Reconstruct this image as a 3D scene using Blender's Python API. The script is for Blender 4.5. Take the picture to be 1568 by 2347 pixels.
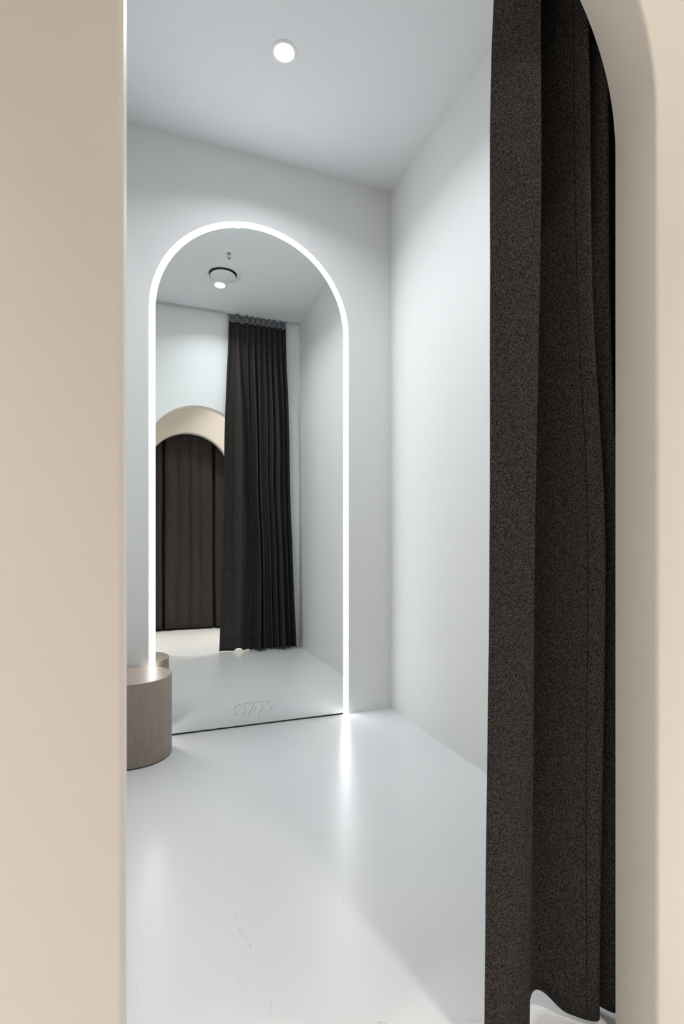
import bpy, bmesh, math, random
from mathutils import Vector, Matrix
PI = math.pi
sc = bpy.context.scene
for o in list(bpy.data.objects): bpy.data.objects.remove(o)
COL = sc.collection

# ------------------------------------------------------------------ camera
CAM_H = 1.10
YAW = math.radians(20.60)
cam = bpy.data.cameras.new('camera'); cam_o = bpy.data.objects.new('camera', cam); COL.objects.link(cam_o)
cam_o.location = (0, 0, CAM_H); cam_o.rotation_euler = (PI/2, 0, -YAW)
cam.sensor_fit = 'VERTICAL'; cam.sensor_height = 36.0; cam.sensor_width = 24.0
cam.lens = 36.0*1179.0/2347.0
cam.shift_y = (1245.5-1173.5)/2347.0
cam.clip_start = 0.02
cam.dof.use_dof = True; cam.dof.focus_distance = 2.2; cam.dof.aperture_fstop = 5.6
sc.camera = cam_o

# ------------------------------------------------------------------ world and exposure
w = bpy.data.worlds.new('world'); sc.world = w; w.use_nodes = True
w.node_tree.nodes['Background'].inputs[0].default_value = (1.0, 0.97, 0.93, 1)
w.node_tree.nodes['Background'].inputs[1].default_value = 0.05
sc.view_settings.view_transform = 'Standard'; sc.view_settings.look = 'None'
sc.view_settings.gamma = 1.0; sc.view_settings.use_curve_mapping = False
sc.view_settings.exposure = 0.0

# light levels
LED_STRENGTH = 15.5
LED_COL = (0.97, 0.98, 1.0)
BOOTH_W = 9.3
BOOTH_COL = (0.92, 0.955, 1.0)
HALL_W = 15.5
HALL_COL = (1.0, 0.94, 0.875)

# ------------------------------------------------------------------ dimensions
HC = 3.445                                   # ceiling
XL, XR, YB = -0.302, 1.512, 3.097            # booth walls
YN, YF = 0.762, 0.865                        # booth front wall: corridor face, inner face
AL, AR, SPR = -0.032, 0.980, 1.975           # arched opening
ML, MR, MSPR = 0.001, 1.209, 2.429           # mirror niche, outer edge of the light band
Y2 = -0.476                                  # opposite wall across the corridor
HX0, HX1 = -2.6, 3.6                         # corridor ends
CXR = 0.605                                  # booth centre line

def arealight(name, loc, size, power, col, spread):
    l = bpy.data.lights.new(name, 'AREA'); l.shape = 'DISK'; l.size = size; l.energy = power
    l.color = col; l.spread = math.radians(spread)
    o = bpy.data.objects.new(name, l); COL.objects.link(o); o.location = loc
    return o

# ------------------------------------------------------------------ helpers
def setp(o, label=None, cat=None, group=None, kind=None):
    if label: o['label'] = label
    if cat: o['category'] = cat
    if group: o['group'] = group
    if kind: o['kind'] = kind
    return o
def obj(name, bm, mats, parent=None, smooth=False, auto=None):
    me = bpy.data.meshes.new(name); bm.normal_update(); bm.to_mesh(me); bm.free()
    for m in (mats if isinstance(mats, (list, tuple)) else [mats]): me.materials.append(m)
    if smooth:
        for p in me.polygons: p.use_smooth = True
    if auto is not None:
        for p in me.polygons: p.use_smooth = True
        try: me.set_sharp_from_angle(angle=math.radians(auto))
        except Exception: pass
    o = bpy.data.objects.new(name, me); COL.objects.link(o)
    if parent: o.parent = parent
    return o
def empty(name, loc):
    o = bpy.data.objects.new(name, None); COL.objects.link(o); o.location = loc
    o.empty_display_size = 0.1
    return o
def box(bm, x0, x1, y0, y1, z0, z1, mi=0, bev=0.0):
    r = bmesh.ops.create_cube(bm, size=1.0)
    vs = r['verts']
    for v in vs:
        v.co = Vector(((x0+x1)/2+v.co.x*(x1-x0), (y0+y1)/2+v.co.y*(y1-y0), (z0+z1)/2+v.co.z*(z1-z0)))
    fs = {f for v in vs for f in v.link_faces}
    for f in fs: f.material_index = mi
    if bev > 0:
        es = list({e for v in vs for e in v.link_edges})
        bmesh.ops.bevel(bm, geom=es, offset=bev, segments=2, profile=0.7, affect='EDGES')
def lathe(bm, prof, n=64, mi=0, cx=0, cy=0, cz=0, cap_start=False, cap_end=False):
    rings = []
    for r, z in prof:
        if r < 1e-6: rings.append([bm.verts.new((cx, cy, cz+z))])
        else: rings.append([bm.verts.new((cx+r*math.cos(2*PI*k/n), cy+r*math.sin(2*PI*k/n), cz+z)) for k in range(n)])
    for a, b in zip(rings, rings[1:]):
        for k in range(n):
            k2 = (k+1) % n
            vs = ([a[0], b[k], b[k2]] if len(a) == 1 else [a[k], b[0], a[k2]] if len(b) == 1 else [a[k], b[k], b[k2], a[k2]])
            f = bm.faces.new(vs); f.material_index = mi; f.smooth = True
def tube(bm, pts, r, n=6, mi=0):
    prev = None; rings = []
    for i, p in enumerate(pts):
        p = Vector(p); a = Vector(pts[max(i-1, 0)]); b = Vector(pts[min(i+1, len(pts)-1)])
        t = (b-a).normalized(); up = Vector((0, 0, 1)) if abs(t.z) < 0.9 else Vector((1, 0, 0))
        u = t.cross(up).normalized(); v = t.cross(u)
        rings.append([bm.verts.new(p+u*r*math.cos(2*PI*k/n)+v*r*math.sin(2*PI*k/n)) for k in range(n)])
    for a, b in zip(rings, rings[1:]):
        for k in range(n):
            f = bm.faces.new([a[k], a[(k+1) % n], b[(k+1) % n], b[k]]); f.smooth = True; f.material_index = mi
    bm.faces.new(rings[0][::-1]); bm.faces.new(rings[-1])

# ------------------------------------------------------------------ materials
def mat(name, col, rough=0.5, spec=0.5, metal=0.0):
    m = bpy.data.materials.new(name); m.use_nodes = True
    b = m.node_tree.nodes['Principled BSDF']
    b.inputs['Base Color'].default_value = (*col, 1); b.inputs['Roughness'].default_value = rough
    b.inputs['Specular IOR Level'].default_value = spec; b.inputs['Metallic'].default_value = metal
    return m, m.node_tree.nodes, m.node_tree.links, b
def pos(N):
    return N.new('ShaderNodeNewGeometry').outputs['Position']
def noise_bump(N, L, b, scale, strength, dist, detail=3):
    n = N.new('ShaderNodeTexNoise'); n.inputs['Scale'].default_value = scale; n.inputs['Detail'].default_value = detail
    L.new(pos(N), n.inputs['Vector'])
    bu = N.new('ShaderNodeBump'); bu.inputs['Strength'].default_value = strength; bu.inputs['Distance'].default_value = dist
    L.new(n.outputs['Fac'], bu.inputs['Height']); L.new(bu.outputs['Normal'], b.inputs['Normal'])
    return n
def paint(name, col, rough, spec=0.4):
    m, N, L, b = mat(name, col, rough, spec)
    noise_bump(N, L, b, 260, 0.25, 0.0004, 4)
    n = N.new('ShaderNodeTexNoise'); n.inputs['Scale'].default_value = 1.7; n.inputs['Detail'].default_value = 2
    L.new(pos(N), n.inputs['Vector'])
    mx = N.new('ShaderNodeMix'); mx.data_type = 'RGBA'
    L.new(n.outputs['Fac'], mx.inputs['Factor'])
    mx.inputs['A'].default_value = (*[c*0.985 for c in col], 1); mx.inputs['B'].default_value = (*[min(1, c*1.015) for c in col], 1)
    L.new(mx.outputs['Result'], b.inputs['Base Color'])
    return m
M_WHITE = paint('white_wall_paint', (0.80, 0.805, 0.80), 0.55)
M_CEIL = paint('white_ceiling_paint', (0.78, 0.79, 0.80), 0.8, 0.2)
M_BEIGE = paint('beige_wall_paint', (0.69, 0.655, 0.61), 0.5)

def floor_material():
    m, N, L, b = mat('pale_resin_floor', (0.80, 0.81, 0.81), 0.2, 0.5)
    P = pos(N)
    n = N.new('ShaderNodeTexNoise'); n.inputs['Scale'].default_value = 2.2; n.inputs['Detail'].default_value = 6; L.new(P, n.inputs['Vector'])
    cr = N.new('ShaderNodeValToRGB'); cr.color_ramp.elements[0].position = 0.3; cr.color_ramp.elements[1].position = 0.7
    cr.color_ramp.elements[0].color = (0.745, 0.752, 0.756, 1); cr.color_ramp.elements[1].color = (0.77, 0.775, 0.778, 1)
    L.new(n.outputs['Fac'], cr.inputs['Fac'])
    # scuffs: capsules around segments, warped a little by noise
    wn = N.new('ShaderNodeTexNoise'); wn.inputs['Scale'].default_value = 9; wn.inputs['Detail'].default_value = 3; L.new(P, wn.inputs['Vector'])
    sb = N.new('ShaderNodeVectorMath'); sb.operation = 'SUBTRACT'; L.new(wn.outputs['Color'], sb.inputs[0]); sb.inputs[1].default_value = (0.5, 0.5, 0.5)
    ma = N.new('ShaderNodeVectorMath'); ma.operation = 'MULTIPLY_ADD'; L.new(sb.outputs[0], ma.inputs[0]); ma.inputs[1].default_value = (0.05, 0.05, 0); L.new(P, ma.inputs[2])
    W = ma.outputs[0]
    g = bpy.data.node_groups.new('scuff', 'ShaderNodeTree')
    for nm, t in (('P', 'NodeSocketVector'), ('A', 'NodeSocketVector'), ('D', 'NodeSocketVector'), ('invLen2', 'NodeSocketFloat'), ('Width', 'NodeSocketFloat'), ('Str', 'NodeSocketFloat')):
        g.interface.new_socket(nm, in_out='INPUT', socket_type=t)
    g.interface.new_socket('Mask', in_out='OUTPUT', socket_type='NodeSocketFloat')
    gi = g.nodes.new('NodeGroupInput'); go = g.nodes.new('NodeGroupOutput'); G = g.links
    s = g.nodes.new('ShaderNodeVectorMath'); s.operation = 'SUBTRACT'; G.new(gi.outputs['P'], s.inputs[0]); G.new(gi.outputs['A'], s.inputs[1])
    d = g.nodes.new('ShaderNodeVectorMath'); d.operation = 'DOT_PRODUCT'; G.new(s.outputs[0], d.inputs[0]); G.new(gi.outputs['D'], d.inputs[1])
    t = g.nodes.new('ShaderNodeMath'); t.operation = 'MULTIPLY'; t.use_clamp = True; G.new(d.outputs['Value'], t.inputs[0]); G.new(gi.outputs['invLen2'], t.inputs[1])
    sc_ = g.nodes.new('ShaderNodeVectorMath'); sc_.operation = 'SCALE'; G.new(gi.outputs['D'], sc_.inputs[0]); G.new(t.outputs[0], sc_.inputs['Scale'])
    s2 = g.nodes.new('ShaderNodeVectorMath'); s2.operation = 'DISTANCE'; G.new(s.outputs[0], s2.inputs[0]); G.new(sc_.outputs[0], s2.inputs[1])
    mr = g.nodes.new('ShaderNodeMapRange'); G.new(s2.outputs['Value'], mr.inputs['Value']); mr.inputs['From Min'].default_value = 0.0
    G.new(gi.outputs['Width'], mr.inputs['From Max']); G.new(gi.outputs['Str'], mr.inputs['To Min']); mr.inputs['To Max'].default_value = 0.0
    G.new(mr.outputs['Result'], go.inputs['Mask'])
    ss, cc = math.sin(YAW), math.cos(YAW)
    def fp(x, y):                                   # where a mark of the photograph lies on the floor
        z = 1179*CAM_H/(y-1245.5); u = (x-784)/1179*z
        return Vector((z*ss+u*cc, z*cc-u*ss, 0))
    marks = [((342, 2122), (352, 2085), 1.2, .45), ((352, 2085), (343, 2065), 1, .25), ((380, 2160), (325, 2240), 1.1, .25), ((325, 2240), (303, 2330), 1.1, .25),
             ((541, 2085), (550, 2130), 1.4, .2), ((550, 2130), (575, 2174), 2.2, .35), ((605, 2085), (586, 2135), 1.0, .3), ((725, 2066), (690, 2092), 1.1, .35),
             ((780, 2043), (783, 2083), 1.6, .3), ((783, 2083), (804, 2070), 1, .25), ((838, 2090), (815, 2103), 1, .3), ((609, 2200), (632, 2219), 1.4, .3),
             ((605, 2205), (572, 2242), 1.6, .25), ((622, 2290), (614, 2345), 1.2, .3), ((866, 2338), (881, 2343), 2.4, .6), ((518, 2060), (544, 2050), 1.8, .35),
             ((1000, 2334), (1100, 2333), 1.2, .3), ((775, 2325), (830, 2317), 1.2, .2), ((799, 1760), (801, 1777), 1.4, .35), ((366, 1816), (408, 1804), 1.2, .25),
             ((568, 2180), (563, 2234), 1.0, .2), ((545, 2262), (551, 2250), 2.5, .25), ((493, 2128), (495, 2130), 2.4, .6), ((710, 1708), (711, 1700), 1.4, .3), ((330, 2000), (372, 1995), 1.0, .2)]
    out = None
    for a, c, wd, st in marks:
        A = fp(*a); D = fp(*c)-A
        gn = N.new('ShaderNodeGroup'); gn.node_tree = g
        L.new(W, gn.inputs['P']); gn.inputs['A'].default_value = A; gn.inputs['D'].default_value = D
        gn.inputs['invLen2'].default_value = 1/D.length_squared; gn.inputs['Width'].default_value = wd*0.0013; gn.inputs['Str'].default_value = st
        if out is None: out = gn.outputs[0]
        else:
            mx = N.new('ShaderNodeMath'); mx.operation = 'MAXIMUM'; L.new(out, mx.inputs[0]); L.new(gn.outputs[0], mx.inputs[1]); out = mx.outputs[0]
    br = N.new('ShaderNodeTexNoise'); br.inputs['Scale'].default_value = 120; L.new(P, br.inputs['Vector'])
    bm_ = N.new('ShaderNodeMapRange'); bm_.inputs['From Min'].default_value = 0.35; bm_.inputs['From Max'].default_value = 0.6; L.new(br.outputs['Fac'], bm_.inputs['Value'])
    mm = N.new('ShaderNodeMath'); mm.operation = 'MULTIPLY'; L.new(out, mm.inputs[0]); L.new(bm_.outputs['Result'], mm.inputs[1])
    mix = N.new('ShaderNodeMix'); mix.data_type = 'RGBA'; L.new(mm.outputs[0], mix.inputs['Factor']); L.new(cr.outputs['Color'], mix.inputs['A'])
    mix.inputs['B'].default_value = (0.22, 0.21, 0.21, 1); L.new(mix.outputs['Result'], b.inputs['Base Color'])
    rr = N.new('ShaderNodeMapRange'); rr.inputs['To Min'].default_value = 0.24; rr.inputs['To Max'].default_value = 0.28
    n3 = N.new('ShaderNodeTexNoise'); n3.inputs['Scale'].default_value = 14; n3.inputs['Detail'].default_value = 5; L.new(P, n3.inputs['Vector'])
    L.new(n3.outputs['Fac'], rr.inputs['Value']); L.new(rr.outputs['Result'], b.inputs['Roughness'])
    n4 = N.new('ShaderNodeTexNoise'); n4.inputs['Scale'].default_value = 7; n4.inputs['Detail'].default_value = 4; L.new(P, n4.inputs['Vector'])
    bu = N.new('ShaderNodeBump'); bu.inputs['Strength'].default_value = 0.06; bu.inputs['Distance'].default_value = 0.001
    L.new(n4.outputs['Fac'], bu.inputs['Height']); L.new(bu.outputs['Normal'], b.inputs['Normal'])
    return m
M_FLOOR = floor_material()

def fabric_material(name, dark, light, scale):
    m, N, L, b = mat(name, dark, 0.95, 0.1)
    tc = N.new('ShaderNodeTexCoord')
    n = N.new('ShaderNodeTexNoise'); n.inputs['Scale'].default_value = scale; n.inputs['Detail'].default_value = 3; n.inputs['Roughness'].default_value = 0.65
    L.new(tc.outputs['Object'], n.inputs['Vector'])
    v = N.new('ShaderNodeTexVoronoi'); v.inputs['Scale'].default_value = scale*1.1; L.new(tc.outputs['Object'], v.inputs['Vector'])
    ad = N.new('ShaderNodeMath'); ad.operation = 'MULTIPLY_ADD'; L.new(v.outputs['Distance'], ad.inputs[0]); ad.inputs[1].default_value = -0.35; L.new(n.outputs['Fac'], ad.inputs[2])
    mr = N.new('ShaderNodeMapRange'); mr.inputs['From Min'].default_value = 0.22; mr.inputs['From Max'].default_value = 0.52; L.new(ad.outputs[0], mr.inputs['Value'])
    mx = N.new('ShaderNodeMix'); mx.data_type = 'RGBA'; L.new(mr.outputs['Result'], mx.inputs['Factor'])
    mx.inputs['A'].default_value = (*dark, 1); mx.inputs['B'].default_value = (*light, 1); L.new(mx.outputs['Result'], b.inputs['Base Color'])
    bu = N.new('ShaderNodeBump'); bu.inputs['Strength'].default_value = 0.8; bu.inputs['Distance'].default_value = 0.0015
    L.new(ad.outputs[0], bu.inputs['Height']); L.new(bu.outputs['Normal'], b.inputs['Normal'])
    return m
M_FABRIC = fabric_material('dark_boucle_fabric', (0.015, 0.014, 0.0145), (0.098, 0.087, 0.081), 330)
M_THREAD = mat('black_thread', (0.008, 0.007, 0.007), 0.9, 0.1)[0]
M_TAPE = mat('grey_pleating_tape', (0.15, 0.155, 0.165), 0.7, 0.3)[0]
M_TAPE2 = mat('pale_tape_cord', (0.34, 0.35, 0.36), 0.6, 0.3)[0]

def wood_material():
    m, N, L, b = mat('taupe_oak_veneer', (0.33, 0.27, 0.22), 0.45, 0.4)
    tc = N.new('ShaderNodeTexCoord')
    mp = N.new('ShaderNodeMapping'); mp.inputs['Scale'].default_value = (1, 1, 0.03); L.new(tc.outputs['Object'], mp.inputs['Vector'])
    n = N.new('ShaderNodeTexNoise'); n.inputs['Scale'].default_value = 330; n.inputs['Detail'].default_value = 4; n.inputs['Roughness'].default_value = 0.6; L.new(mp.outputs[0], n.inputs['Vector'])
    n2 = N.new('ShaderNodeTexNoise'); n2.inputs['Scale'].default_value = 34; n2.inputs['Detail'].default_value = 3; L.new(mp.outputs[0], n2.inputs['Vector'])
    ad = N.new('ShaderNodeMath'); ad.operation = 'MULTIPLY_ADD'; L.new(n2.outputs['Fac'], ad.inputs[0]); ad.inputs[1].default_value = 0.35; L.new(n.outputs['Fac'], ad.inputs[2])
    cr = N.new('ShaderNodeValToRGB'); e = cr.color_ramp.elements; e[0].position = 0.46; e[1].position = 0.92
    e[0].color = (0.265, 0.213, 0.168, 1); e[1].color = (0.40, 0.335, 0.275, 1)
    x = cr.color_ramp.elements.new(0.62); x.color = (0.335, 0.275, 0.222, 1)
    L.new(ad.outputs[0], cr.inputs['Fac']); L.new(cr.outputs['Color'], b.inputs['Base Color'])
    bu = N.new('ShaderNodeBump'); bu.inputs['Strength'].default_value = 0.3; bu.inputs['Distance'].default_value = 0.0006
    L.new(n.outputs['Fac'], bu.inputs['Height']); L.new(bu.outputs['Normal'], b.inputs['Normal'])
    return m
def wood_top_material():
    m = wood_material(); m.name = 'taupe_oak_veneer_top'
    for nd in m.node_tree.nodes:
        if nd.type == 'MAPPING': nd.inputs['Scale'].default_value = (0.045, 1, 1)
    return m
M_WOOD = wood_material(); M_WOODTOP = wood_top_material()
M_BLACK = mat('black_plinth', (0.02, 0.018, 0.017), 0.6)[0]
M_GAP = mat('dark_gap', (0.015, 0.02, 0.018), 0.5)[0]
M_MIRROR, _, _, _mb = mat('silvered_mirror_glass', (0.885, 0.918, 0.905), 0.0, 0.5, 1.0)
M_ETCH = mat('ground_glass_edge', (0.20, 0.215, 0.21), 0.4, 0.3)[0]
M_GLASSEDGE = mat('green_glass_edge', (0.30, 0.36, 0.33), 0.15, 0.5)[0]
def emit(name, col, s):
    m = bpy.data.materials.new(name); m.use_nodes = True; N = m.node_tree.nodes; N.clear()
    e = N.new('ShaderNodeEmission'); e.inputs[0].default_value = (*col, 1); e.inputs[1].default_value = s
    o = N.new('ShaderNodeOutputMaterial'); m.node_tree.links.new(e.outputs[0], o.inputs[0]); return m
M_LED = emit('led_diffuser_glow', LED_COL, LED_STRENGTH)
M_LAMP = emit('booth_lamp_glow', (0.95, 0.98, 1.0), 25.0)
M_LAMPW = emit('added_corridor_lamp_glow', (1.0, 0.88, 0.74), 25.0)
M_TRIM = mat('white_powder_coat', (0.80, 0.80, 0.80), 0.35)[0]
M_VALVE = mat('off_white_enamel', (0.74, 0.74, 0.75), 0.45)[0]
M_ALU = mat('aluminium_channel', (0.55, 0.52, 0.47), 0.35, 0.5, 0.6)[0]
M_CHROME = mat('chrome', (0.6, 0.6, 0.6), 0.18, 0.5, 1.0)[0]
M_TRACK = mat('white_track', (0.52, 0.53, 0.53), 0.4)[0]

# ------------------------------------------------------------------ structure
def arch_pts(a, R, spr, off=0.0, n=48, z0=0.0):
    """arch outline from the left foot over the top to the right foot, offset outwards by off"""
    pts = [(a-R-off, z0)]
    for i in range(1, 10): pts.append((a-R-off, z0+(spr-z0)*i/10))
    for i in range(n+1):
        t = PI-PI*i/n; pts.append((a+(R+off)*math.cos(t), spr+(R+off)*math.sin(t)))
    for i in range(9, 0, -1): pts.append((a+R+off, z0+(spr-z0)*i/10))
    pts.append((a+R+off, z0)); return pts
def arch_wall(name, ya, yb, x0, x1, ztop, al, ar, spr, ma, mrev, mb, ra=0.004, rb=0.002):
    """wall slab between y=ya and y=yb with an arched opening; a/b faces in their own paint, rounded arrises"""
    a = (al+ar)/2; R = (ar-al)/2; bm = bmesh.new(); sgn = 1 if yb > ya else -1
    rings = []
    for k in range(5):
        t = PI/2*k/4; rings.append((ra*(1-math.sin(t)), ya+sgn*ra*(1-math.cos(t)), 0 if k < 3 else 1))
    for k in range(5):
        t = PI/2*k/4; rings.append((rb*(1-math.cos(t)), yb-sgn*rb*(1-math.sin(t)), 1 if k < 3 else 2))
    VR = []
    for off, y, mi in rings:
        VR.append([bm.verts.new((x, y, z)) for x, z in arch_pts(a, R, spr, off)])
    for j in range(len(VR)-1):
        for i in range(len(VR[0])-1):
            f = bm.faces.new([VR[j][i], VR[j][i+1], VR[j+1][i+1], VR[j+1][i]])
            f.material_index = 0 if j < 4 else (1 if j < 5 else 2); f.smooth = True
    def face_side(V, y, mi):
        n = len(V)
        BL = bm.verts.new((x0, y, 0)); BR = bm.verts.new((x1, y, 0))
        mid = n//2
        left_out = [bm.verts.new((x0, y, V[i].co.z)) for i in range(1, 11)]
        right_out = [bm.verts.new((x1, y, V[n-1-i].co.z)) for i in range(1, 11)]
        lo = [BL]+left_out; ro = [BR]+right_out
        for i in range(10):
            f = bm.faces.new([lo[i], V[i], V[i+1], lo[i+1]]); f.material_index = mi
            f = bm.faces.new([ro[i], ro[i+1], V[n-2-i], V[n-1-i]]); f.material_index = mi
        tops = [bm.verts.new((V[i].co.x, y, ztop)) for i in range(10, n-10)]
        for k, i in enumerate(range(10, n-11)):
            f = bm.faces.new([V[i], tops[k], tops[k+1], V[i+1]]); f.material_index = mi
        TL = bm.verts.new((x0, y, ztop)); TR = bm.verts.new((x1, y, ztop))
        f = bm.faces.new([lo[10], V[10], tops[0], TL]); f.material_index = mi
        f = bm.faces.new([V[n-11], ro[10], TR, tops[-1]]); f.material_index = mi
        return BL, BR, TL, TR
    A = face_side(VR[0], ya, 0); B = face_side(VR[-1], yb, 2)
    for p, q in ((0, 2), (1, 3), (2, 3)):
        f = bm.faces.new([A[p], A[q], B[q], B[p]]); f.material_index = 2
    bmesh.ops.recalc_face_normals(bm, faces=bm.faces)
    o = obj(name, bm, [ma, mrev, mb]); setp(o, kind='structure')
    return o
def slab(name, x0, x1, y0, y1, z0, z1, m):
    bm = bmesh.new(); box(bm, x0, x1, y0, y1, z0, z1); return setp(obj(name, bm, m), kind='structure')
slab('floor', HX0-.1, HX1+.1, -2.2, YB+0.2, -0.1, 0, M_FLOOR)
slab('ceiling', HX0-.1, HX1+.1, -2.2, YB+0.2, HC, HC+0.1, M_CEIL)
slab('wall_left', XL-0.1, XL, YF, YB, 0, HC, M_WHITE)
slab('wall_right', XR, XR+0.1, YF, YB, 0, HC, M_WHITE)
arch_wall('wall_back', YB, YB+0.05, XL-.1, XR+.1, HC, ML, MR, MSPR, M_WHITE, M_ALU, M_WHITE, 0.0015, 0.001)
slab('wall_backing', XL-.1, XR+.1, YB+0.05, YB+0.12, 0, HC, M_GAP)
arch_wall('wall_front', YN, YF, HX0, HX1, HC, AL, AR, SPR, M_BEIGE, M_BEIGE, M_WHITE, 0.007, 0.002)
arch_wall('wall_opposite', Y2, Y2-0.10, HX0, HX1, HC, AL, AR, SPR, M_BEIGE, M_BEIGE, M_WHITE, 0.007, 0.002)
slab('wall_corridor_left', HX0-.1, HX0, -2.2, YN, 0, HC, M_BEIGE)
slab('wall_corridor_right', HX1, HX1+.1, -2.2, YN, 0, HC, M_BEIGE)
slab('wall_rear', HX0, HX1, -2.3, -2.2, 0, HC, M_WHITE)

# ------------------------------------------------------------------ light band around the mirror
LW = 0.0345                                                # width of the glowing band
am, Rm = (ML+MR)/2, (MR-ML)/2
def band(bm, o_in, o_out, ya, yb, z0, mi=0):
    P = [arch_pts(am, Rm, MSPR, o, 64, z0) for o in (o_out, o_in)]
    V = [[bm.verts.new((x, y, z)) for x, z in P[k]] for k, y in ((0, ya), (1, ya), (1, yb), (0, yb))]
    for j in range(4):
        a, b = V[j], V[(j+1) % 4]
        for i in range(len(a)-1):
            f = bm.faces.new([a[i], a[i+1], b[i+1], b[i]]); f.material_index = mi
    for e in (0, -1): bm.faces.new([V[k][e] for k in range(4)])
    bmesh.ops.recalc_face_normals(bm, faces=bm.faces)
t = setp(empty('light_strip', (am, YB, 0)), 'glowing white arched light strip running around the mirror from floor to floor', 'light strip')
def local(bm, root):
    bmesh.ops.translate(bm, verts=bm.verts, vec=-Vector(root.location))
bm = bmesh.new(); band(bm, -LW+0.0005, -0.004, YB+0.001, YB+0.008, 0.002); local(bm, t); obj('diffuser', bm, M_LED, t)
bm = bmesh.new(); band(bm, -LW+0.001, -0.0015, YB+0.0085, YB+0.045, 0.002); local(bm, t); obj('channel', bm, M_ALU, t)

# ------------------------------------------------------------------ mirror
t = setp(empty('wall_mirror', (am, YB, 0)), 'tall frameless arched mirror standing on the floor inside the glowing strip', 'mirror')
bm = bmesh.new()
YM = YB+0.001; zb = 0.010
P = [(x, z) for x, z in arch_pts(am, Rm, MSPR, -LW, 64, zb)]
F = [bm.verts.new((x, YM, z)) for x, z in P]; Bk = [bm.verts.new((x, YM+0.006, z)) for x, z in P]
bm.faces.new(F).material_index = 0; bm.faces.new(Bk[::-1]).material_index = 1
for i in range(len(P)):
    j = (i+1) % len(P); bm.faces.new([F[i], Bk[i], Bk[j], F[j]]).material_index = 1
bmesh.ops.recalc_face_normals(bm, faces=bm.faces); local(bm, t)
obj('mirror_glass', bm, [M_MIRROR, M_GLASSEDGE], t)
bm = bmesh.new(); box(bm, ML+LW+.002, MR-LW-.002, YM+0.001, YM+0.03, 0.0005, zb); local(bm, t); obj('bottom_channel', bm, M_GAP, t)
# the raised lettering near the foot of the glass
def letters():
    H = 0.094; sh = 0.30; st = 0.030
    def poly(pts): return [(x+z*sh, z) for x, z in pts]
    out = []
    def Sshape(x0, w):
        ro = w/2; c1 = H*0.72; c2 = H*0.28; outer = []; inner = []
        # centre line of an S as a list of points, thickened
        cl = []
        r = H*0.5-st/2; rr = r/2
        for i in range(13):
            a = math.radians(20+i*(250-20)/12); cl.append((x0+w/2+(w/2-st/2)*math.cos(a), H-st/2-rr+rr*math.sin(a)))
        for i in range(13):
            a = math.radians(70-i*(230)/12); cl.append((x0+w/2+(w/2-st/2)*math.cos(a), st/2+rr+rr*math.sin(a)))
        L_, R_ = [], []
        for i, (x, z) in enumerate(cl):
            a = cl[max(i-1, 0)]; b = cl[min(i+1, len(cl)-1)]; dx, dz = b[0]-a[0], b[1]-a[1]; l = math.hypot(dx, dz) or 1
            nx, nz = -dz/l, dx/l; L_.append((x+nx*st*.43, z+nz*st*.43)); R_.append((x-nx*st*.43, z-nz*st*.43))
        return L_, R_
    L_, R_ = Sshape(0, 0.062)
    quads = [[L_[i], L_[i+1], R_[i+1], R_[i]] for i in range(len(L_)-1)]
    out.append(('strip', [poly([p])[0] for p in L_], [poly([p])[0] for p in R_]))
    x = 0.064
    out.append(('poly', poly([(x, H), (x, H-st*.85), (x+.018, H-st*.85), (x+.018, 0), (x+.018+st, 0), (x+.018+st, H-st*.85), (x+.064, H-st*.85), (x+.064, H)])))
    x = 0.121
    # A leans with the others; the counter is cut by a slot shape
    out.append(('poly', poly([(x-.006, 0), (x+.018, H), (x+.052, H), (x+.072, 0), (x+.044, 0), (x+.041, H*.16), (x+.026, H*.16), (x+.026, H*.38), (x+.039, H*.38), (x+.0355, H*.66), (x+.0345, H*.66), (x+.0255, H*.38), (x+.0255, H*.16), (x+.022, 0)])))
    x = 0.190
    out.append(('poly', poly([(x, 0), (x+.024, H*.5), (x+.002, H), (x+.034, H), (x+.042, H*.72), (x+.052, H), (x+.084, H), (x+.058, H*.5), (x+.076, 0), (x+.045, 0), (x+.038, H*.27), (x+.030, 0)])))
    cx, cz, rr = 0.300, 0.030, 0.017
    out.append(('poly', [(cx+rr*math.cos(2*PI*i/24), cz+rr*math.sin(2*PI*i/24)) for i in range(24)]))
    return out
bm = bmesh.new()
LX, LZ, LD, LS = 0.462, 0.060, 0.0034, 0.83
def extr(bm, pts, d=LD):
    Fv = [bm.verts.new((LX+x*LS, YM-d, LZ+z*LS)) for x, z in pts]; Bv = [bm.verts.new((LX+x*LS, YM+0.0002, LZ+z*LS)) for x, z in pts]
    f = bm.faces.new(Fv); f.material_index = 0; n = len(pts)
    for i in range(n):
        j = (i+1) % n; q = bm.faces.new([Fv[i], Bv[i], Bv[j], Fv[j]]); q.material_index = 1
for it in letters():
    if it[0] == 'poly': extr(bm, it[1])
    else:
        extr(bm, it[1]+it[2][::-1])
bmesh.ops.recalc_face_normals(bm, faces=bm.faces)
bmesh.ops.triangulate(bm, faces=[f for f in bm.faces if len(f.verts) > 4])
local(bm, t)
setp(obj('raised_lettering', bm, [M_MIRROR, M_ETCH], t), 'italic raised capital lettering on the mirror glass')

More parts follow.
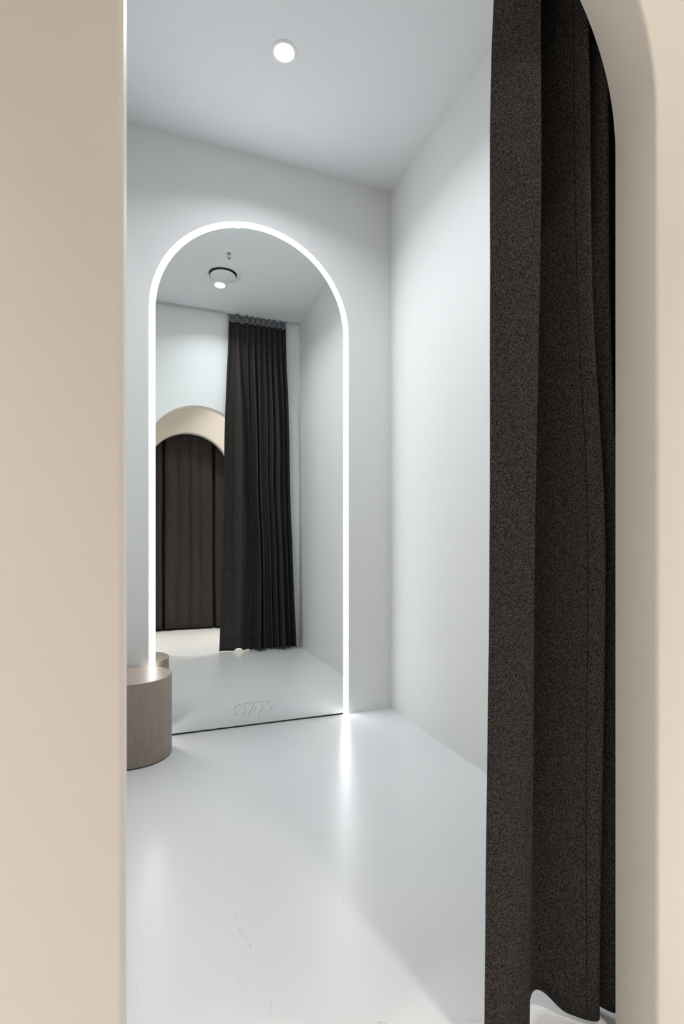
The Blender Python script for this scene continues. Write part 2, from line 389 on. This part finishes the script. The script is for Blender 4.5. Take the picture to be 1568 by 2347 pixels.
# ------------------------------------------------------------------ stool
SX, SY, SR, SH = -0.083, 2.889, 0.199, 0.415
t = setp(empty('round_stool', (SX, SY, 0)), 'low round taupe wood drum stool standing against the mirror foot', 'stool')
bm = bmesh.new(); lathe(bm, [(0, 0), (SR-.012, 0), (SR-.012, .007), (0, .007)], 96); obj('plinth', bm, M_BLACK, t)
bm = bmesh.new(); lathe(bm, [(SR-.02, .007), (SR-.001, .007), (SR, .0085), (SR, SH-.003), (SR-.01, SH-.003)], 128); obj('side_panel', bm, M_WOOD, t, auto=40)
bm = bmesh.new(); lathe(bm, [(SR-.01, SH-.0028), (SR, SH-.0028), (SR, SH-.0012), (SR-.0012, SH), (0, SH)], 128); obj('stool_top', bm, M_WOODTOP, t, auto=40)

# ------------------------------------------------------------------ ceiling fittings
def downlight(x, y, label, group, warm, power, spread=138, rs=1.0):
    t = setp(empty('ceiling_downlight', (x, y, HC)), label, 'ceiling light', group)
    bm = bmesh.new(); lathe(bm, [(.045*rs, 0.004), (.045*rs, -.003), (.050*rs, -.0055), (.060*rs, -.004), (.064*rs, 0)], 64); obj('trim_ring', bm, M_TRIM, t, smooth=True)
    bm = bmesh.new(); lathe(bm, [(0, -.002), (.046*rs, -.002)], 48); obj('lens', bm, M_LAMPW if warm else M_LAMP, t)
    arealight('downlight_lamp', (x, y, HC-.008), (.085*rs), power, HALL_COL if warm else BOOTH_COL, spread).visible_camera = True
    return t
downlight(CXR, 2.395, 'bright round recessed ceiling light nearer the mirror', None, False, BOOTH_W)
downlight(CXR, 1.44, 'bright round recessed ceiling light beside the round air vent', None, False, BOOTH_W*0.72)
for x, y, k, sp in ((0.90, 0.04, 0.55, 85), (-1.25, 0.12, 1.3, 70), (-2.1, 0.12, 1.3, 70), (2.1, 0.12, 1.3, 70), (3.0, 0.12, 1.3, 70)):
    downlight(x, y, 'warm ceiling light added out of view over the beige corridor outside', 'added corridor downlights', True, HALL_W*k, sp, 1.8)  # added lamps, out of view: first set by the floor shadow, rest for bounce

t = setp(empty('air_vent', (CXR, 1.645, HC)), 'round white dish-shaped air vent on the booth ceiling', 'air vent')
bm = bmesh.new(); lathe(bm, [(.118, .01), (.118, -.004), (.124, -.010), (.150, -.006), (.163, -.001), (.164, 0)], 96); obj('flange', bm, M_VALVE, t, smooth=True)
bm = bmesh.new(); lathe(bm, [(0, -.0005), (.118, -.0005)], 64); setp(obj('duct_opening', bm, M_BLACK, t), 'dark open gap of the vent')
bm = bmesh.new(); lathe(bm, [(0, -.004), (.100, -.010), (.110, -.022), (.110, -.026), (.100, -.031), (.06, -.038), (0, -.041)], 96); obj('valve_disc', bm, M_VALVE, t, smooth=True)
t = setp(empty('fire_sprinkler', (CXR, 1.99, HC)), 'small chrome fire sprinkler head on the booth ceiling', 'sprinkler')
bm = bmesh.new(); lathe(bm, [(.014, -.002), (.018, -.006), (.036, -.003), (.038, 0)], 40); obj('escutcheon', bm, M_TRIM, t, smooth=True)
bm = bmesh.new(); lathe(bm, [(0, -.012), (.010, -.012), (.010, -.0), (0, 0)], 24)
tube(bm, [(.009, 0, -.010), (.013, 0, -.024), (.010, 0, -.038), (.003, 0, -.044)], .0022)
tube(bm, [(-.009, 0, -.010), (-.013, 0, -.024), (-.010, 0, -.038), (-.003, 0, -.044)], .0022)
obj('yoke', bm, M_CHROME, t, auto=40)
bm = bmesh.new(); tube(bm, [(0, 0, -.011), (0, 0, -.040)], .0030, 10); obj('bulb', bm, M_CHROME, t)
bm = bmesh.new(); lathe(bm, [(0, -.044), (.013, -.045), (.014, -.047), (0, -.048)], 24); obj('deflector', bm, M_CHROME, t, auto=40)

# ------------------------------------------------------------------ curtain track
TY = 0.905
t = empty('curtain_track', (0, TY, HC)); setp(t, 'thin white curtain track on the ceiling above the booth doorway', 'curtain track')
bm = bmesh.new(); box(bm, XL+.004, XR-.004, -.013, -.004, -.016, 0, bev=.001); box(bm, XL+.004, XR-.004, .004, .013, -.016, 0, bev=.001); obj('rail', bm, M_TRACK, t)
bm = bmesh.new(); box(bm, XL+.004, XR-.004, -.004, .004, -.003, 0); setp(obj('rail_slot', bm, M_GAP, t), 'dark slot along the track')

# ------------------------------------------------------------------ curtains
def catmull(P, n):
    """P: control points (x, y, sharp). n samples per span"""
    out = []
    for i in range(len(P)-1):
        p0 = P[max(i-1, 0)]; p1 = P[i]; p2 = P[i+1]; p3 = P[min(i+2, len(P)-1)]
        for k in range(n):
            t = k/n
            out.append(tuple(0.5*((2*p1[c])+(-p0[c]+p2[c])*t+(2*p0[c]-5*p1[c]+4*p2[c]-p3[c])*t*t+(-p0[c]+3*p1[c]-3*p2[c]+p3[c])*t**3) for c in (0, 1)))
    out.append(tuple(P[-1][:2])); return out
def lerp(a, b, t): return a+(b-a)*t
def sm(t): t = max(0, min(1, t)); return t*t*(3-2*t)
class Drape:
    """profiles: list of (z, [(x, y), ...]) with the same number of control points"""
    def __init__(s, profs, n=10, wob=0.0, seed=1):
        s.z = [p[0] for p in profs]; s.c = [catmull(p[1], n) for p in profs]; s.n = len(s.c[0]); s.wob = wob
        r = random.Random(seed); s.ph = [(r.uniform(0, 6), r.uniform(0, 6)) for _ in range(4)]
    def at(s, i, z):
        zz = s.z
        if z <= zz[0]: k = 0; t = 0
        elif z >= zz[-1]: k = len(zz)-2; t = 1
        else:
            k = max(j for j in range(len(zz)-1) if zz[j] <= z); t = (z-zz[k])/(zz[k+1]-zz[k])
        def cr(c):
            a = s.c[max(k-1, 0)][i][c]; b = s.c[k][i][c]; d = s.c[k+1][i][c]; e = s.c[min(k+2, len(zz)-1)][i][c]
            m0 = (d-a)/2; m1 = (e-b)/2
            if k == 0: m0 = d-b
            if k+2 >= len(zz): m1 = d-b
            t2, t3 = t*t, t*t*t
            return (2*t3-3*t2+1)*b+(t3-2*t2+t)*m0+(-2*t3+3*t2)*d+(t3-t2)*m1
        u = i/s.n; wv = s.wob*math.sin(PI*min(1, max(0, (zz[-1]-z)/0.5)) / 2)
        dx = wv*(math.sin(z*2.3+s.ph[0][0]+u*9)+.5*math.sin(z*5.1+s.ph[1][0]+u*17))
        dy = wv*(math.sin(z*2.9+s.ph[2][0]+u*11)+.5*math.sin(z*4.3+s.ph[3][0]+u*23))
        return cr(0)+dx, cr(1)+dy
    def sheet(s, bm, z0f, z1, nz, th=0.0022, i0=0, i1=None, off=0.0, mi=0):
        """two-sided cloth of thickness th; z0f(i) is the height of the lower edge"""
        i1 = s.n-1 if i1 is None else i1
        G = [[], []]
        for j in range(nz+1):
            for sd in (0, 1):
                row = []
                for i in range(i0, i1+1):
                    zb_ = z0f(i) if callable(z0f) else z0f
                    z = lerp(zb_, z1, j/nz)
                    x, y = s.at(i, z); xa, ya = s.at(max(i-1, 0), z); xb, yb = s.at(min(i+1, s.n-1), z)
                    dx, dy = xb-xa, yb-ya; l = math.hypot(dx, dy) or 1; nx, ny = dy/l, -dx/l
                    h = (th/2+off)*(1 if sd == 0 else -1)
                    row.append(bm.verts.new((x+nx*h, y+ny*h, z)))
                G[sd].append(row)
        m = len(G[0][0])
        def q(*v):
            f = bm.faces.new(v); f.smooth = True; f.material_index = mi
        for j in range(nz):
            for i in range(m-1):
                q(G[0][j][i], G[0][j][i+1], G[0][j+1][i+1], G[0][j+1][i]); q(G[1][j][i+1], G[1][j][i], G[1][j+1][i], G[1][j+1][i+1])
            for i, s_ in ((0, 1), (m-1, -1)):
                v = [G[0][j][i], G[0][j+1][i], G[1][j+1][i], G[1][j][i]]; q(*(v if s_ > 0 else v[::-1]))
        for i in range(m-1):
            q(G[0][0][i+1], G[0][0][i], G[1][0][i], G[1][0][i+1]); q(G[0][nz][i], G[0][nz][i+1], G[1][nz][i+1], G[1][nz][i])
    def vline(s, bm, i, z0, z1, side, r, n=40):
        """a seam along the height, on the outside (+1) or the inside (-1)"""
        pts = []
        for k in range(n+1):
            z = lerp(z0, z1, k/n); x, y = s.at(i, z); xa, ya = s.at(i-1, z); xb, yb = s.at(i+1, z)
            dx, dy = xb-xa, yb-ya; l = math.hypot(dx, dy); pts.append((x+dy/l*.0012*side, y-dx/l*.0012*side, z))
        tube(bm, pts, r, 5)
    def hline(s, bm, zf, side, r):
        pts = []
        for i in range(s.n):
            z = zf(i); x, y = s.at(i, z); xa, ya = s.at(max(i-1, 0), z); xb, yb = s.at(min(i+1, s.n-1), z)
            dx, dy = xb-xa, yb-ya; l = math.hypot(dx, dy) or 1; pts.append((x+dy/l*.0011*side, y-dx/l*.0011*side, z))
        tube(bm, pts, r, 4)

# --- open curtain, bunched at the right of the doorway
bot = [(.662, .916), (.700, .903), (.750, .912), (.797, .934), (.826, .965), (.862, .975), (.905, .935), (.938, .900), (.962, .889), (.976, .906), (.984, .935)]
mid = [(.695, .935), (.722, .918), (.760, .903), (.792, .901), (.803, .955), (.862, 1.05), (.922, .975), (.953, .918), (.974, .893), (.984, .912), (.990, .945)]
high = [(.714, .952), (.742, .928), (.778, .908), (.803, .906), (.806, .965), (.855, 1.07), (.902, .985), (.922, .925), (.934, .896), (.950, .915), (.962, .945)]
TAPE0, TAPE1 = HC-.092, HC-.014
# tight pleats for the rest, continuing each profile
def cont(prof, x_end, y_lo, y_hi, n, seed):
    rnd = random.Random(seed); out = list(prof); x = prof[-1][0]; step = (x_end-x)/n; rx = step*.9
    for k in range(n):
        x += step; f = (k % 2 == 0)
        out.append((x+rx*rnd.uniform(-.5, .5), (y_lo+rnd.uniform(0, .008)) if f else y_hi+(y_hi-y_lo)*rnd.uniform(-.45, .3)))
    return out
NP = 14
P_bot = cont(bot, 1.452, .890, 1.015, NP, 5)
P_mid = cont(mid, 1.408, .890, 1.0, NP, 5)
P_high = cont(high, 1.380, .888, .978, NP, 5)
# pleats at the heading: evenly zigzag along the track
npt = len(P_bot)
P_top = []
xs = [.757, .772, .790, .812, .832, .848, .866, .888, .908, .926, .944]
for k, x in enumerate(xs): P_top.append((x, .889 if k in (2, 3, 7, 8) else (.938 if k in (5, 10) else .915)))
x = xs[-1]; stp = (1.350-x)/NP
for k in range(NP): x += stp; P_top.append((x, .891 if k % 2 == 0 else .932))
P_m2 = [(lerp(a[0], b[0], .8), lerp(a[1], b[1], .7)) for a, b in zip(P_mid, P_high)]
dr = Drape([(0.0, P_bot), (1.1, P_mid), (1.65, P_m2), (2.3, P_high), (HC-.10, P_top), (HC, P_top)], n=8, wob=.0025, seed=3)
def hem_open(i):
    x, y = dr.at(i, 0.02)
    return 0.012 + 0.034*sm((y-.93)/.05)*(1 if x < 1.0 else .4)
ct = setp(empty('open_curtain', (0.95, .92, 0)), 'long dark brown-black curtain bunched open at the right side of the doorway', 'curtain')
def put(bm, name, m, root, **k):
    local(bm, root); return obj(name, bm, m, root, **k)
bm = bmesh.new(); dr.sheet(bm, hem_open, TAPE0, 90); put(bm, 'curtain_fabric', M_FABRIC, ct)
bm = bmesh.new(); dr.sheet(bm, TAPE0, TAPE1, 3, th=.0028); setp(put(bm, 'heading_tape', M_TAPE, ct), 'grey pleated heading tape')
bm = bmesh.new()
for z in (TAPE0+.010, TAPE0+.036, TAPE0+.064): dr.hline(bm, lambda i: z, -1, .0014); dr.hline(bm, lambda i: z, 1, .0014)
setp(put(bm, 'tape_cord', M_TAPE2, ct), 'pale cords woven along the heading tape')
SEAM_I = int(7.1*8)
bm = bmesh.new(); dr.vline(bm, SEAM_I, .03, TAPE0, 1, .0008); put(bm, 'seam', M_THREAD, ct)
bm = bmesh.new(); dr.hline(bm, lambda i: hem_open(i)+.11, -1, .0014); dr.vline(bm, 9, .02, TAPE0, -1, .0010); put(bm, 'hem_stitching', M_THREAD, ct)
bm = bmesh.new()
for k in range(9):
    xg = .78+.56*k/8; box(bm, xg-.003, xg+.003, TY-.0035, TY+.0035, HC-.016, HC-.004)
g0 = None
bm.free()
for k in range(9):
    bm = bmesh.new(); xg = .78+.56*k/8
    box(bm, xg-.004, xg+.004, TY-.003, TY+.003, HC-.030, HC-.013, bev=.0008)
    put(bm, 'glider', M_TRACK, ct)

# --- closed curtain of the fitting room across the corridor
def closed_profile(k_amp, yc, jit):
    r = random.Random(21); q = random.Random(jit); P = []; x = -.26
    for k in range(9):
        wd = r.uniform(.07, .16); d = r.uniform(.7, 1.2)*k_amp; e_ = r.choice((.15, .4, 1.1))*k_amp; s_ = q.uniform(-.008, .008)
        P += [(x+s_, yc+.030*d), (x+wd*.5+s_, yc+.046*d), (x+wd+s_, yc+.034*d), (x+wd+.014+s_, yc+.03*d-.075*e_), (x+wd+.038+s_, yc+.028*d-.08*e_)]
        x += wd+.045
    return P
yc = Y2-.10-.085
C_bot = closed_profile(1.0, yc, 1); C_mid = closed_profile(.95, yc, 2); C_top = closed_profile(.7, yc, 3)
dc = Drape([(0, C_bot), (1.3, C_mid), (HC-.1, C_top), (HC, C_top)], n=6, wob=.003, seed=8)
cc2 = setp(empty('closed_curtain', (0.48, yc, 0)), 'dark brown curtain drawn closed behind the far beige arch, seen in the mirror', 'curtain')
bm = bmesh.new(); dc.sheet(bm, lambda i: .022+.006*math.sin(i*.21), HC-.02, 40); put(bm, 'curtain_fabric', M_FABRIC, cc2)
bm = bmesh.new(); dc.hline(bm, lambda i: .13, -1, .0009); put(bm, 'hem_stitching', M_THREAD, cc2)
